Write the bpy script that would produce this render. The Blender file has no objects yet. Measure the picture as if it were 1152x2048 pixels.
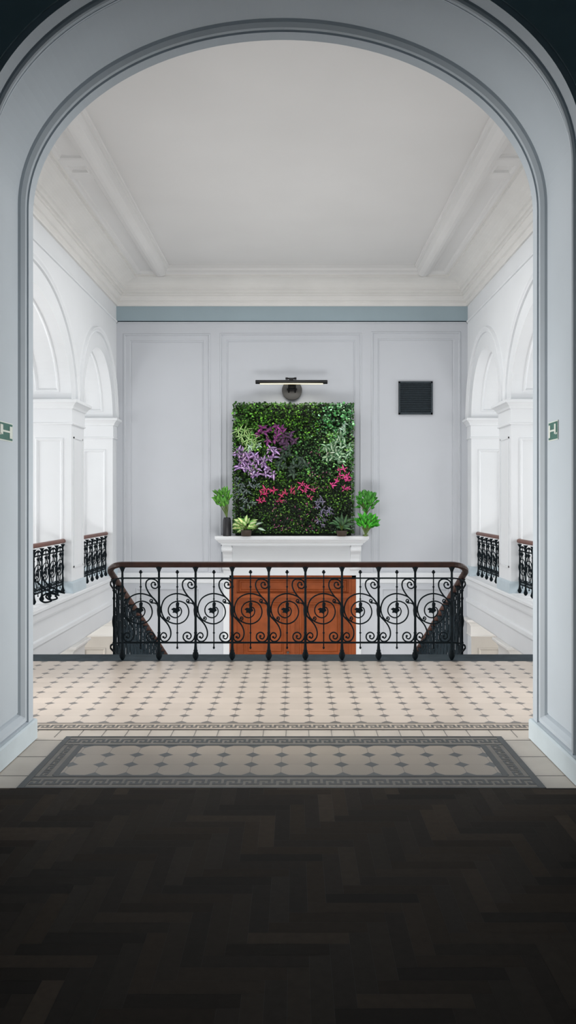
import bpy, math, random
import numpy as np
from mathutils import Vector
random.seed(7); rng = np.random.default_rng(7)
C = bpy.context.scene.collection
PI = math.pi

# ------------------------------------------------------------------ measures (metres)
EYE = 1.55
XL, XR = -3.30, 3.19           # stair hall side wall faces
YB = 14.97                     # stair hall back wall
AY0, AY1 = 4.34, 5.27          # front arch wall
AC, AA, AZS, AB = -0.078, 1.626, 3.4075, 1.1386
LOW = -2.325                   # lower floor level
LEDGE = 0.18
WT = 0.66                      # side wall thickness
CEIL = 5.75

# ------------------------------------------------------------------ materials
def new_mat(name):
    m = bpy.data.materials.new(name); m.use_nodes = True
    nt = m.node_tree; b = nt.nodes['Principled BSDF']
    return m, nt, b
def mat(name, col, rough=0.6, metal=0.0, var=0.04, scale=6.0, bump=0.0, spec=0.5, detail=4):
    m, nt, b = new_mat(name)
    tc = nt.nodes.new('ShaderNodeTexCoord')
    n = nt.nodes.new('ShaderNodeTexNoise'); n.inputs['Scale'].default_value = scale
    n.inputs['Detail'].default_value = detail
    nt.links.new(tc.outputs['Object'], n.inputs['Vector'])
    r = nt.nodes.new('ShaderNodeValToRGB')
    r.color_ramp.elements[0].position = .3; r.color_ramp.elements[1].position = .7
    r.color_ramp.elements[0].color = tuple(max(0, c*(1-var)) for c in col) + (1,)
    r.color_ramp.elements[1].color = tuple(min(1, c*(1+var)) for c in col) + (1,)
    nt.links.new(n.outputs['Fac'], r.inputs['Fac'])
    nt.links.new(r.outputs['Color'], b.inputs['Base Color'])
    b.inputs['Roughness'].default_value = rough; b.inputs['Metallic'].default_value = metal
    b.inputs['Specular IOR Level'].default_value = spec
    if bump:
        bp = nt.nodes.new('ShaderNodeBump'); bp.inputs['Strength'].default_value = bump
        bp.inputs['Distance'].default_value = .01
        nt.links.new(n.outputs['Fac'], bp.inputs['Height']); nt.links.new(bp.outputs['Normal'], b.inputs['Normal'])
    return m
def attr_mat(name, rough=0.5, spec=0.4, trans=0.0, attr='Col', grain=0.0):
    m, nt, b = new_mat(name)
    a = nt.nodes.new('ShaderNodeAttribute'); a.attribute_name = attr
    src = a.outputs['Color']
    if grain:
        tc = nt.nodes.new('ShaderNodeTexCoord'); n = nt.nodes.new('ShaderNodeTexNoise')
        n.inputs['Scale'].default_value = 30; n.inputs['Detail'].default_value = 6
        nt.links.new(tc.outputs['Object'], n.inputs['Vector'])
        mx = nt.nodes.new('ShaderNodeMix'); mx.data_type = 'RGBA'; mx.blend_type = 'MULTIPLY'
        mx.inputs['Factor'].default_value = grain
        nt.links.new(src, mx.inputs[6]); nt.links.new(n.outputs['Fac'], mx.inputs[7]); src = mx.outputs[2]
    nt.links.new(src, b.inputs['Base Color'])
    b.inputs['Roughness'].default_value = rough; b.inputs['Specular IOR Level'].default_value = spec
    return m
class NM:
    """tiny expression helper for math nodes"""
    def __init__(s, nt): s.nt = nt
    def op(s, o, a, b=None, c=None):
        n = s.nt.nodes.new('ShaderNodeMath'); n.operation = o
        for i, v in enumerate((a, b, c)):
            if v is None: continue
            if isinstance(v, (int, float)): n.inputs[i].default_value = v
            else: s.nt.links.new(v, n.inputs[i])
        return n.outputs[0]
def tile_mat(name, x0, sx, y0, sy, half, light, dark, grout, rough=.35, pw=.95):
    m, nt, b = new_mat(name); q = NM(nt)
    tc = nt.nodes.new('ShaderNodeTexCoord'); sp = nt.nodes.new('ShaderNodeSeparateXYZ')
    nt.links.new(tc.outputs['Object'], sp.inputs[0])
    u = q.op('DIVIDE', q.op('SUBTRACT', sp.outputs[0], x0), sx)
    v = q.op('DIVIDE', q.op('SUBTRACT', sp.outputs[1], y0), sy)
    fu = q.op('PINGPONG', u, .5); fv = q.op('PINGPONG', v, .5)
    # slightly concave little squares set between octagons
    su = q.op('POWER', fu, pw); sv = q.op('POWER', fv, pw)
    dia = q.op('LESS_THAN', q.op('ADD', su, sv), half ** pw)
    gr = q.op('MAXIMUM', q.op('LESS_THAN', fu, .011), q.op('MULTIPLY', q.op('LESS_THAN', fv, .011), .45))
    ns = nt.nodes.new('ShaderNodeTexNoise'); ns.inputs['Scale'].default_value = 3.1; ns.inputs['Detail'].default_value = 5
    nt.links.new(tc.outputs['Object'], ns.inputs['Vector'])
    wn = nt.nodes.new('ShaderNodeTexWhiteNoise'); wn.noise_dimensions = '2D'
    cb = nt.nodes.new('ShaderNodeCombineXYZ')
    nt.links.new(q.op('FLOOR', u), cb.inputs[0]); nt.links.new(q.op('FLOOR', v), cb.inputs[1])
    nt.links.new(cb.outputs[0], wn.inputs['Vector'])
    var = q.op('ADD', q.op('MULTIPLY', ns.outputs['Fac'], .22), q.op('ADD', q.op('MULTIPLY', wn.outputs['Value'], .10), .82))
    def mix(f, a, bb):
        n = nt.nodes.new('ShaderNodeMix'); n.data_type = 'RGBA'
        nt.links.new(f, n.inputs['Factor'])
        for i, val in ((6, a), (7, bb)):
            if isinstance(val, tuple): n.inputs[i].default_value = val + (1,)
            else: nt.links.new(val, n.inputs[i])
        return n.outputs[2]
    c = mix(q.op('MULTIPLY', gr, .55), light, grout); c = mix(dia, c, dark)
    mm = nt.nodes.new('ShaderNodeVectorMath'); mm.operation = 'SCALE'
    nt.links.new(c, mm.inputs[0]); nt.links.new(var, mm.inputs['Scale'])
    nt.links.new(mm.outputs[0], b.inputs['Base Color'])
    b.inputs['Roughness'].default_value = rough
    return m

M = {}
M['hall'] = mat('hall_paint', (.70, .72, .74), .75, var=.02, scale=1.3)
M['back'] = mat('back_wall_paint', (.50, .52, .555), .75, var=.02, scale=1.1)
M['frieze'] = mat('frieze_paint', (.30, .38, .42), .75, var=.04, scale=1.1)
M['ceil'] = mat('ceiling_paint', (.66, .655, .65), .8, var=.03, scale=.6)
M['stucco'] = mat('cornice_stucco', (.70, .69, .67), .7, var=.03, scale=2)
M['arch'] = mat('arch_paint_blue_grey', (.395, .455, .51), .6, var=.03, scale=2.0)
M['plinth'] = mat('plinth_paint_pale_blue', (.47, .55, .60), .5, var=.05, scale=5)
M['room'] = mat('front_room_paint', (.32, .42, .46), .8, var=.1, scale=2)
M['stone'] = mat('dark_edge_stone', (.030, .044, .054), .75, spec=.15, var=.2, scale=9)
M['beige'] = mat('lower_jamb_shade', (.50, .47, .43), .75, var=.04, scale=3)  # beige puts the shade on the lower jambs into their colour
M['lower'] = mat('lower_floor_stone', (.35, .34, .33), .5, var=.1, scale=4)
M['step'] = mat('stair_stone', (.34, .34, .34), .5, var=.12, scale=8)
M['iron'] = mat('black_iron', (.005, .009, .012), .7, var=.3, scale=20, spec=.08)
M['rail'] = mat('handrail_wood', (.028, .010, .006), .45, var=.35, scale=14, bump=.1, spec=.3)
M['rail2'] = mat('gallery_handrail_wood', (.12, .035, .018), .4, var=.3, scale=14)
M['wood'] = mat('door_wood', (.27, .066, .018), .55, var=.18, scale=5, bump=.1, spec=.15)
M['darkmetal'] = mat('lamp_black_metal', (.008, .008, .009), .3, metal=.3, var=.1)
M['lampdisc'] = mat('lamp_disc_metal', (.07, .068, .066), .5, metal=.0, var=.1)
M['grille'] = mat('grille_dark', (.018, .028, .036), .7, var=.3, scale=30)
M['green'] = mat('sign_green', (.012, .10, .075), .4, var=.1)
M['white'] = mat('sign_white', (.55, .60, .56), .4, var=.02)
M['pot'] = mat('vase_black_glaze', (.010, .010, .013), .5, var=.2)
M['claypot'] = mat('pot_brown', (.05, .035, .025), .6, var=.2)
M['stem'] = mat('green_stem', (.10, .16, .03), .5, var=.2)
M['backing'] = mat('living_wall_felt', (.006, .012, .006), .9, var=.3)
M['cream'] = mat('plain_cream_tile', (.50, .455, .40), .4, var=.07, scale=4)
M['keytan'] = mat('border_tan_tile', (.42, .36, .30), .45, var=.12, scale=9)
M['keydark'] = mat('border_dark_tile', (.10, .10, .095), .45, var=.15, scale=12)
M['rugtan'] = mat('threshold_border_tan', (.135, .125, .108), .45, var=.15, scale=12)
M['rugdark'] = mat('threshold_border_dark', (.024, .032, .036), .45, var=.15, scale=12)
M['tile'] = tile_mat('octagon_tile', -.0765, .1799, 5.836, .1782, .235, (.53, .465, .405), (.15, .14, .13), (.10, .09, .08))
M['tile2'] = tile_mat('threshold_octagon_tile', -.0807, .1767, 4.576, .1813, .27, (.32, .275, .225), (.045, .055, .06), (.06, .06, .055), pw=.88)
M['leaf'] = attr_mat('leaf', .45, .35)
M['parquet'] = attr_mat('parquet', .75, .10, grain=.45)
M['frame'] = mat('window_frame_white', (.75, .75, .75), .5)
def glow(name, col, s):
    m, nt, b = new_mat(name)
    b.inputs['Emission Color'].default_value = col + (1,); b.inputs['Emission Strength'].default_value = s
    b.inputs['Base Color'].default_value = col + (1,)
    return m
M['strip'] = glow('lamp_diffuser', (1, .90, .58), .75)
def glass():
    m, nt, b = new_mat('window_glass')
    b.inputs['Base Color'].default_value = (.95, .97, 1, 1); b.inputs['Roughness'].default_value = .05
    b.inputs['Alpha'].default_value = .12
    return m
M['glass'] = glass()

# ------------------------------------------------------------------ mesh helper
class MB:
    def __init__(s): s.v = []; s.f = []; s.c = None; s.smooth = []
    def add(s, verts, faces, smooth=False):
        o = len(s.v); s.v.extend([tuple(p) for p in verts])
        for f in faces: s.f.append(tuple(i+o for i in f)); s.smooth.append(smooth)
        return s
    def box(s, x0, x1, y0, y1, z0, z1):
        return s.add([(x0,y0,z0),(x1,y0,z0),(x1,y1,z0),(x0,y1,z0),(x0,y0,z1),(x1,y0,z1),(x1,y1,z1),(x0,y1,z1)],
              [(3,2,1,0),(4,5,6,7),(0,1,5,4),(1,2,6,5),(2,3,7,6),(3,0,4,7)])
    def quad(s, a, b, c, d): return s.add([a,b,c,d], [(0,1,2,3)])
    def tube(s, pts, r, n=6, closed=False, caps=True):
        pts = [Vector(p) for p in pts]; N = len(pts)
        rs = r if hasattr(r, '__len__') else [r]*N
        V = []; prev = None
        for i in range(N):
            t = (pts[min(i+1, N-1)] - pts[max(i-1, 0)])
            if t.length < 1e-9: t = Vector((0,0,1))
            t.normalize()
            if prev is None:
                a = Vector((0,1,0)) if abs(t.y) < .9 else Vector((1,0,0))
                nrm = (a - t*a.dot(t)).normalized()
            else:
                nrm = prev - t*prev.dot(t)
                nrm = nrm.normalized() if nrm.length > 1e-6 else Vector((1,0,0))
            prev = nrm; bn = t.cross(nrm)
            for k in range(n):
                a = 2*PI*k/n
                V.append(pts[i] + (nrm*math.cos(a) + bn*math.sin(a))*rs[i])
        F = []
        for i in range(N-1):
            for k in range(n):
                F.append((i*n+k, i*n+(k+1)%n, (i+1)*n+(k+1)%n, (i+1)*n+k))
        if caps: F.append(tuple(range(n-1, -1, -1))); F.append(tuple((N-1)*n+k for k in range(n)))
        return s.add(V, F, True)
    def lathe(s, prof, cx=0, cy=0, cz=0, n=12, axis='z'):
        V = []; N = len(prof)
        for r, h in prof:
            for k in range(n):
                a = 2*PI*k/n; x, y = r*math.cos(a), r*math.sin(a)
                V.append((cx+x, cy+y, cz+h) if axis == 'z' else (cx+x, cy+h, cz+y) if axis == 'y' else (cx+h, cy+x, cz+y))
        F = []
        for i in range(N-1):
            for k in range(n):
                F.append((i*n+k, i*n+(k+1)%n, (i+1)*n+(k+1)%n, (i+1)*n+k))
        F.append(tuple(range(n-1, -1, -1))); F.append(tuple((N-1)*n+k for k in range(n)))
        return s.add(V, F, True)
    def prism(s, poly, y0, y1, axis='y'):
        """extrude a 2-D outline (a,b) along one axis"""
        n = len(poly)
        def P(a, b, h): return {'y': (a, h, b), 'x': (h, a, b), 'z': (a, b, h)}[axis]
        V = [P(a, b, y0) for a, b in poly] + [P(a, b, y1) for a, b in poly]
        F = [(i, (i+1) % n, (i+1) % n+n, i+n) for i in range(n)] + [tuple(range(n-1, -1, -1)), tuple(range(n, 2*n))]
        return s.add(V, F)
    def sweep(s, prof, path, closed=False):
        """prof: list of (a,b); path: list of functions (a,b)->xyz"""
        V = [p(a, b) for p in path for a, b in prof]; n = len(prof); N = len(path)
        F = []
        for i in range(N if closed else N-1):
            j = (i+1) % N
            for k in range(n-1): F.append((i*n+k, i*n+k+1, j*n+k+1, j*n+k))
        return s.add(V, F)
    def xf(s, fn): s.v = [tuple(fn(*p)) for p in s.v]; return s
    def mesh(s, name, m, cols=None):
        me = bpy.data.meshes.new(name); me.from_pydata([tuple(map(float, p)) for p in s.v], [], s.f)
        me.polygons.foreach_set('use_smooth', s.smooth)
        me.materials.append(m)
        if cols is not None:
            ca = me.color_attributes.new('Col', 'FLOAT_COLOR', 'CORNER')
            arr = []
            for f, c in zip(s.f, cols): arr.extend([c[0], c[1], c[2], 1.0]*len(f))
            ca.data.foreach_set('color', arr)
        me.update(); return me
    def build(s, name, m, parent=None, cols=None, fix=True):
        me = s.mesh(name, m, cols)
        if fix:
            import bmesh
            bm = bmesh.new(); bm.from_mesh(me); bmesh.ops.recalc_face_normals(bm, faces=bm.faces); bm.to_mesh(me); bm.free()
        o = bpy.data.objects.new(name, me); C.objects.link(o)
        if parent: o.parent = parent
        return o
def put(o, loc):
    """move a mesh's origin to loc without moving the mesh (root only)"""
    return o
def tag(o, label=None, cat=None, group=None, kind=None):
    if label: o['label'] = label
    if cat: o['category'] = cat
    if group: o['group'] = group
    if kind: o['kind'] = kind
    return o
def empty(name, loc, label=None, cat=None, group=None, kind=None):
    o = bpy.data.objects.new(name, None); C.objects.link(o); o.location = loc; o.empty_display_size = .1
    return tag(o, label, cat, group, kind)
def part(mb, name, m, root, cols=None, fix=True, label=None):
    """build a part given in world coordinates under a root Empty that stands at its own place"""
    lx, ly, lz = root.matrix_world.translation if root.parent else root.location
    mb.xf(lambda x, y, z: (x-lx, y-ly, z-lz))
    o = mb.build(name, m, root, cols, fix)
    if label: o['label'] = label
    return o
def struct(mb, name, m, label, cat, parent=None, cols=None, fix=True):
    o = mb.build(name, m, parent, cols, fix)
    if not parent: tag(o, label, cat, kind='structure')
    return o
def copy_part(src, root, loc=(0,0,0)):
    o = src.copy(); C.objects.link(o); o.parent = root; o.location = loc; return o

# --- height field with moulded panels; mapf(u, v, depth) -> xyz
def interp(prof, d):
    if d <= prof[0][0]: return prof[0][1] if d >= 0 else 0
    for (a, x), (b, y) in zip(prof, prof[1:]):
        if d <= b: return x + (y-x)*(d-a)/(b-a) if b > a else y
    return prof[-1][1]
def hfield(mb, u0, u1, v0, v1, panels, mapf, ub=(), vb=()):
    U = {u0, u1} | {u for u in ub if u0 < u < u1}; V = {v0, v1} | {v for v in vb if v0 < v < v1}
    for (a, b, c, d, pr) in panels:
        for t, _ in pr: U |= {a+t, b-t}; V |= {c+t, d-t}
    def uniq(S, lo, hi):
        out = []
        for x in sorted(S):
            if lo-1e-9 <= x <= hi+1e-9 and (not out or x-out[-1] > 1e-4): out.append(x)
        return out
    U = uniq(U, u0, u1); V = uniq(V, v0, v1)
    def depth(u, v):
        for (a, b, c, d, pr) in panels:
            if a-1e-6 <= u <= b+1e-6 and c-1e-6 <= v <= d+1e-6:
                return interp(pr, max(0, min(u-a, b-u, v-c, d-v)))
        return 0
    D = [[depth(u, v) for v in V] for u in U]
    verts = [mapf(u, v, D[i][j]) for i, u in enumerate(U) for j, v in enumerate(V)]
    n = len(V); F = []
    for i in range(len(U)-1):
        for j in range(n-1):
            a, b, c, d = i*n+j, (i+1)*n+j, (i+1)*n+j+1, i*n+j+1
            p00, p10, p11, p01 = D[i][j], D[i+1][j], D[i+1][j+1], D[i][j+1]
            if abs(p00+p11-p10-p01) > 1e-6:
                if abs(p00-p11) > abs(p10-p01): F += [(a, b, c), (a, c, d)]
                else: F += [(a, b, d), (b, c, d)]
            else: F.append((a, b, c, d))
    return mb.add(verts, F)

class ArchPath:
    """jamb - half ellipse - jamb, parametrised by length; gives point and outward normal in a (h, z) plane"""
    def __init__(s, c, a, z0, zs, b, n=40):
        s.H = zs-z0; P = [(c-a, z0, -1, 0), (c-a, zs, -1, 0)]
        for k in range(1, n):
            t = PI - PI*k/n; x, z = math.cos(t), math.sin(t)
            nx, nz = x/a, z/b; l = math.hypot(nx, nz)
            P.append((c+a*x, zs+b*z, nx/l, nz/l))
        P += [(c+a, zs, 1, 0), (c+a, z0, 1, 0)]
        s.P = P; s.t = [0]
        for p, q in zip(P, P[1:]): s.t.append(s.t[-1] + math.hypot(p[0]-q[0], p[1]-q[1]))
        s.L = s.t[-1]
    def at(s, v, d=0):
        v = min(max(v, 0), s.L)
        i = min(max(np.searchsorted(s.t, v)-1, 0), len(s.P)-2)
        k = (v-s.t[i])/(s.t[i+1]-s.t[i]); p, q = s.P[i], s.P[i+1]
        nx, nz = p[2]+(q[2]-p[2])*k, p[3]+(q[3]-p[3])*k; l = math.hypot(nx, nz)
        return p[0]+(q[0]-p[0])*k + nx/l*d, p[1]+(q[1]-p[1])*k + nz/l*d
def arch_face(mb, paths, h0, h1, z0, z1, F):
    """flat wall with arched holes, split into vertical strips; F(h,z)->xyz"""
    x = h0
    for p in paths:
        xl, xr = p.P[0][0], p.P[-1][0]
        mb.quad(F(x, z0), F(xl, z0), F(xl, z1), F(x, z1))
        pts = p.P[1:-1]
        for a, b in zip(pts, pts[1:]): mb.quad(F(a[0], a[1]), F(b[0], b[1]), F(b[0], z1), F(a[0], z1))
        x = xr
    mb.quad(F(x, z0), F(h1, z0), F(h1, z1), F(x, z1))

# ================================================================== FRONT ARCH WALL
fa = ArchPath(AC, AA, 0, AZS, AB, 72)
mb = MB()
for Y in (AY0, AY1):
    arch_face(mb, [fa], -4.2, 4.2, 0, 6.3, lambda h, z, Y=Y: (h, Y, z))
rp = [(0, 0), (.006, .016), (.012, .016), (.016, .006), (.035, .010), (.06, .030), (.072, .050), (.078, .050), (.084, .040)]
hfield(mb, AY0, AY1, 0, fa.L, [(4.525, 5.18, .13, fa.L-.13, rp), (AY0+.095, AY0+.175, .13, fa.L-.13, [(0, 0), (.004, .018), (.014, .018), (.018, -.004), (.026, -.016), (.038, -.020), (.04, -.020)])],
       lambda u, v, d: (fa.at(v, d)[0], u, fa.at(v, d)[1]), vb=fa.t)
wf = struct(mb, 'wall_front', M['arch'], 'blue-grey painted front wall pierced by the wide moulded arch', 'wall')
# shadow side facing the unlit room
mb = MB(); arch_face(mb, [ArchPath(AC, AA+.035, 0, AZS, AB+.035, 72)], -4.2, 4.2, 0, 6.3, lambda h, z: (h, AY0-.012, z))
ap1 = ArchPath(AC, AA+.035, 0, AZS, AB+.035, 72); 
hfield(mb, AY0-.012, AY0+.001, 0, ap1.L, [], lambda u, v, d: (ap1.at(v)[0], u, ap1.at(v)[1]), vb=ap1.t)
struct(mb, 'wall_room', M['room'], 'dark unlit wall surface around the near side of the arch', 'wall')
# plinths of the arch
for nm, xa, sgn in (('baseboard_left', AC-AA, 1), ('baseboard_right', AC+AA, -1)):
    mb = MB(); x1 = xa+sgn*.022
    prof = [(xa-sgn*.01, 0), (x1, 0), (x1, .118), (xa+sgn*.012, .128), (xa-sgn*.01, .130)]
    mb.prism(prof, AY0-.02, AY1+.02)
    struct(mb, nm, M['plinth'], 'pale blue plinth at the foot of the %s arch jamb' % ('left' if sgn > 0 else 'right'), 'baseboard')

# ================================================================== CAMERA-SIDE ROOM
PW, PN = .072, 5
mb = MB(); cols = []
x0, y0 = -4.2, -1.2
nx, ny = int(8.4/PW)+1, int((4.367-y0)/PW)+1
seen = set()
pal = [(.056,.041,.029),(.046,.036,.027),(.038,.031,.025),(.036,.030,.025),(.052,.038,.026),(.080,.060,.044),(.036,.030,.024),(.043,.034,.026),(.040,.032,.026)]
for i in range(-PN, nx+PN):
    for j in range(-PN, ny+PN):
        m_ = (i-j) % (2*PN)
        if m_ < PN: k = ('h', i-m_, j)
        else: k = ('v', i, j-(2*PN-1-m_))
        if k in seen: continue
        seen.add(k)
        a, b = k[1], k[2]
        if k[0] == 'h': r = (a*PW, (a+PN)*PW, b*PW, (b+1)*PW)
        else: r = (a*PW, (a+1)*PW, b*PW, (b+PN)*PW)
        g = .0003
        xa, xb, ya, yb = x0+r[0]+g, x0+r[1]-g, y0+r[2]+g, y0+r[3]-g
        xa, xb, ya, yb = max(xa, -4.2), min(xb, 4.2), max(ya, -1.2), min(yb, 4.366)
        if xb-xa < .002 or yb-ya < .002: continue
        mb.quad((xa,ya,.0), (xb,ya,.0), (xb,yb,.0), (xa,yb,.0))
        c = random.choice(pal); f = .82*random.uniform(.75, 1.3)*(1.25 if k[0] == 'v' else .85)
        cols.append(tuple(x*f for x in c))
fl = struct(mb, 'floor', M['parquet'], 'dark herringbone parquet floor in the foreground', 'floor', cols=cols, fix=False)
mb = MB(); mb.box(-4.2, 4.2, -1.2, 4.367, -.2, -.002)
o = mb.build('subfloor', M['pot'], fl)
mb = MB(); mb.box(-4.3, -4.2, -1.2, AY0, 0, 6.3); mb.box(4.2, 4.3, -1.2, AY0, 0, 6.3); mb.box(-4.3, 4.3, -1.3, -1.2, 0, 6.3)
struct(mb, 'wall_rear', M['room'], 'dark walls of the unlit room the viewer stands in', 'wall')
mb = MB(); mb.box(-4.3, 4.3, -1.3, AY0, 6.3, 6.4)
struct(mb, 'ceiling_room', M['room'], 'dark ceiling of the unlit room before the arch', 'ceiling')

# ================================================================== HALL FLOOR
mb = MB(); mb.box(XL-WT-2.6, XR+WT+2.6, 5.648, 7.815, -.25, 0)
hf = struct(mb, 'floor_landing', M['tile'], 'cream octagon tile floor with small dark squares on the landing', 'floor')
mb = MB(); mb.box(XL, XR, 7.815, 8.15, -.25, .002)
struct(mb, 'trim_landing_edge', M['stone'], 'dark grey stone edge strip under the railing', 'trim')
mb = MB(); mb.box(XL-WT-2.6, XR+WT+2.6, AY1, 5.648, -.25, -.004); mb.box(-1.72, 1.57, 4.367, AY1, -.25, -.004)
struct(mb, 'floor_threshold', M['cream'], 'plain cream tiles framing the threshold under the arch', 'floor')
# plain cream square tiles with grout lines
mb = MB()
for k in range(-16, 16):
    xa = -.06+k*.152
    if -1.9 < xa < 1.8: mb.box(xa-.0015, xa+.0015, 5.315, 5.482, -.004, -.0022)
for k in (1, 3, 5):
    for xa, xb in ((-1.70, -1.495), (1.345, 1.55)): mb.box(xa, xb, 4.40+k*.17, 4.403+k*.17, -.004, -.0026)
struct(mb, 'trim_grout', M['keydark'], 'thin dark joints between the plain cream tiles', 'trim')
KEY = ["111110", "100010", "101010", "101111"]
def key_strip(mbt, mbd, x0, x1, y0, y1, z, along='x'):
    w = (y1-y0) if along == 'x' else (x1-x0)
    mbt.box(x0, x1, y0, y1, -.004, z)
    e = .012; zz = z+.0012
    cell = (w-2*e-.07)/4; cx = .0150
    if along == 'x':
        mbd.box(x0, x1, y0, y0+e, z-.001, zz); mbd.box(x0, x1, y1-e, y1, z-.001, zz)
        n = int((x1-x0)/(6*cx)); c = (x1-x0)/(n*6)
        for k in range(n):
            for r, row in enumerate(KEY):
                q = 0
                while q < 6:
                    if row[q] == '1':
                        q2 = q
                        while q2 < 6 and row[q2] == '1': q2 += 1
                        xa = x0+(k*6+q)*c; ya = y1-e-.035-(r+1)*cell
                        mbd.box(xa, xa+(q2-q)*c, ya, ya+cell*.92, z-.001, zz); q = q2
                    else: q += 1
    else:
        mbd.box(x0, x0+e, y0, y1, z-.001, zz); mbd.box(x1-e, x1, y0, y1, z-.001, zz)
        n = max(1, int((y1-y0)/(6*cx))); c = (y1-y0)/(n*6)
        for k in range(n):
            for r, row in enumerate(KEY):
                for q in range(6):
                    if row[q] == '1':
                        ya = y0+(k*6+q)*c; xa = x0+e+.035+r*cell
                        mbd.box(xa, xa+cell*.92, ya, ya+c, z-.001, zz)
t, d = MB(), MB()
key_strip(t, d, XL, XR, 5.482, 5.648, -.001)
o = struct(t, 'trim_key_border', M['keytan'], 'tan tile strip with a dark meander along the near edge of the tile floor', 'trim')
d.build('meander', M['keydark'], o)
# threshold mosaic
t, d = MB(), MB()
OX0, OX1, OY0, OY1 = -1.487, 1.340, 4.376, 5.312; IX0, IX1, IY0, IY1 = -1.335, 1.172, 4.572, 5.124
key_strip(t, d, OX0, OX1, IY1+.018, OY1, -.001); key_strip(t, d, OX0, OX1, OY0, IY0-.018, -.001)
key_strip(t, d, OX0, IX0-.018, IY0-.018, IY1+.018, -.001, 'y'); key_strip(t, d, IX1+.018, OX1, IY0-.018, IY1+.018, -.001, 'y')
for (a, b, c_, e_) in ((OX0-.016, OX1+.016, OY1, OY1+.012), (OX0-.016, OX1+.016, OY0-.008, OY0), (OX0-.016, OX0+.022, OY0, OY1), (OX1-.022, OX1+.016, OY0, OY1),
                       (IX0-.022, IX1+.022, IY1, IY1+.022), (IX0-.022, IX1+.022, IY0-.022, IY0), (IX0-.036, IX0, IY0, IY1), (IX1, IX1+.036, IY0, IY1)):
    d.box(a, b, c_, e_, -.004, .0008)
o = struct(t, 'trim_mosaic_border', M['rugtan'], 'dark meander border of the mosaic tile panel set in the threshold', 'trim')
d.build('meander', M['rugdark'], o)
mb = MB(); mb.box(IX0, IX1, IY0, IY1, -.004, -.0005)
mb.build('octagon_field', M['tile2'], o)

# ================================================================== LOWER FLOOR AND STAIRS
mb = MB(); mb.box(XL-WT-2.6, XR+WT+2.6, 7.9, YB+.3, LOW-.2, LOW)
struct(mb, 'floor_lower', M['lower'], 'grey stone floor of the lower stair hall', 'floor')
mb = MB(); mb.box(XL, XR, 7.83, 8.1, LOW, -.25)
struct(mb, 'wall_under_landing', M['hall'], 'wall below the landing edge', 'wall')
NS, TR, RI = 15, .36, .155
XSLL, XSRR = -1.825, 1.685       # planes of the stair railings
for nm, xa, xb, side in (('staircase', XL+.13, XSLL-.035, 'left'), ('staircase', XSRR+.035, XR-.13, 'right')):
    r = empty(nm, ((xa+xb)/2, 8.15, LOW), 'stone stair flight descending along the %s wall beyond the landing' % side, 'staircase', 'stair flights down from the landing')
    for k in range(NS-1):
        mb = MB(); ztop = -(k+1)*RI
        mb.box(xa, xb, 8.152+k*TR, 8.15+(k+1)*TR, max(LOW, ztop-.5), ztop-.03); mb.box(xa, xb, 8.13+k*TR if k else 8.152, 8.15+(k+1)*TR, ztop-.03, ztop)
        part(mb, 'step', M['step'], r)
    xs = XSLL if side == 'left' else XSRR
    mb = MB(); mb.prism([(8.152, -.145), (13.3, -.145-.43*5.148), (13.3, LOW), (12.5, LOW), (8.152, -.6)], xs-.034, xs+.034, 'x'); part(mb, 'stringer', M['step'], r)

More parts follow.
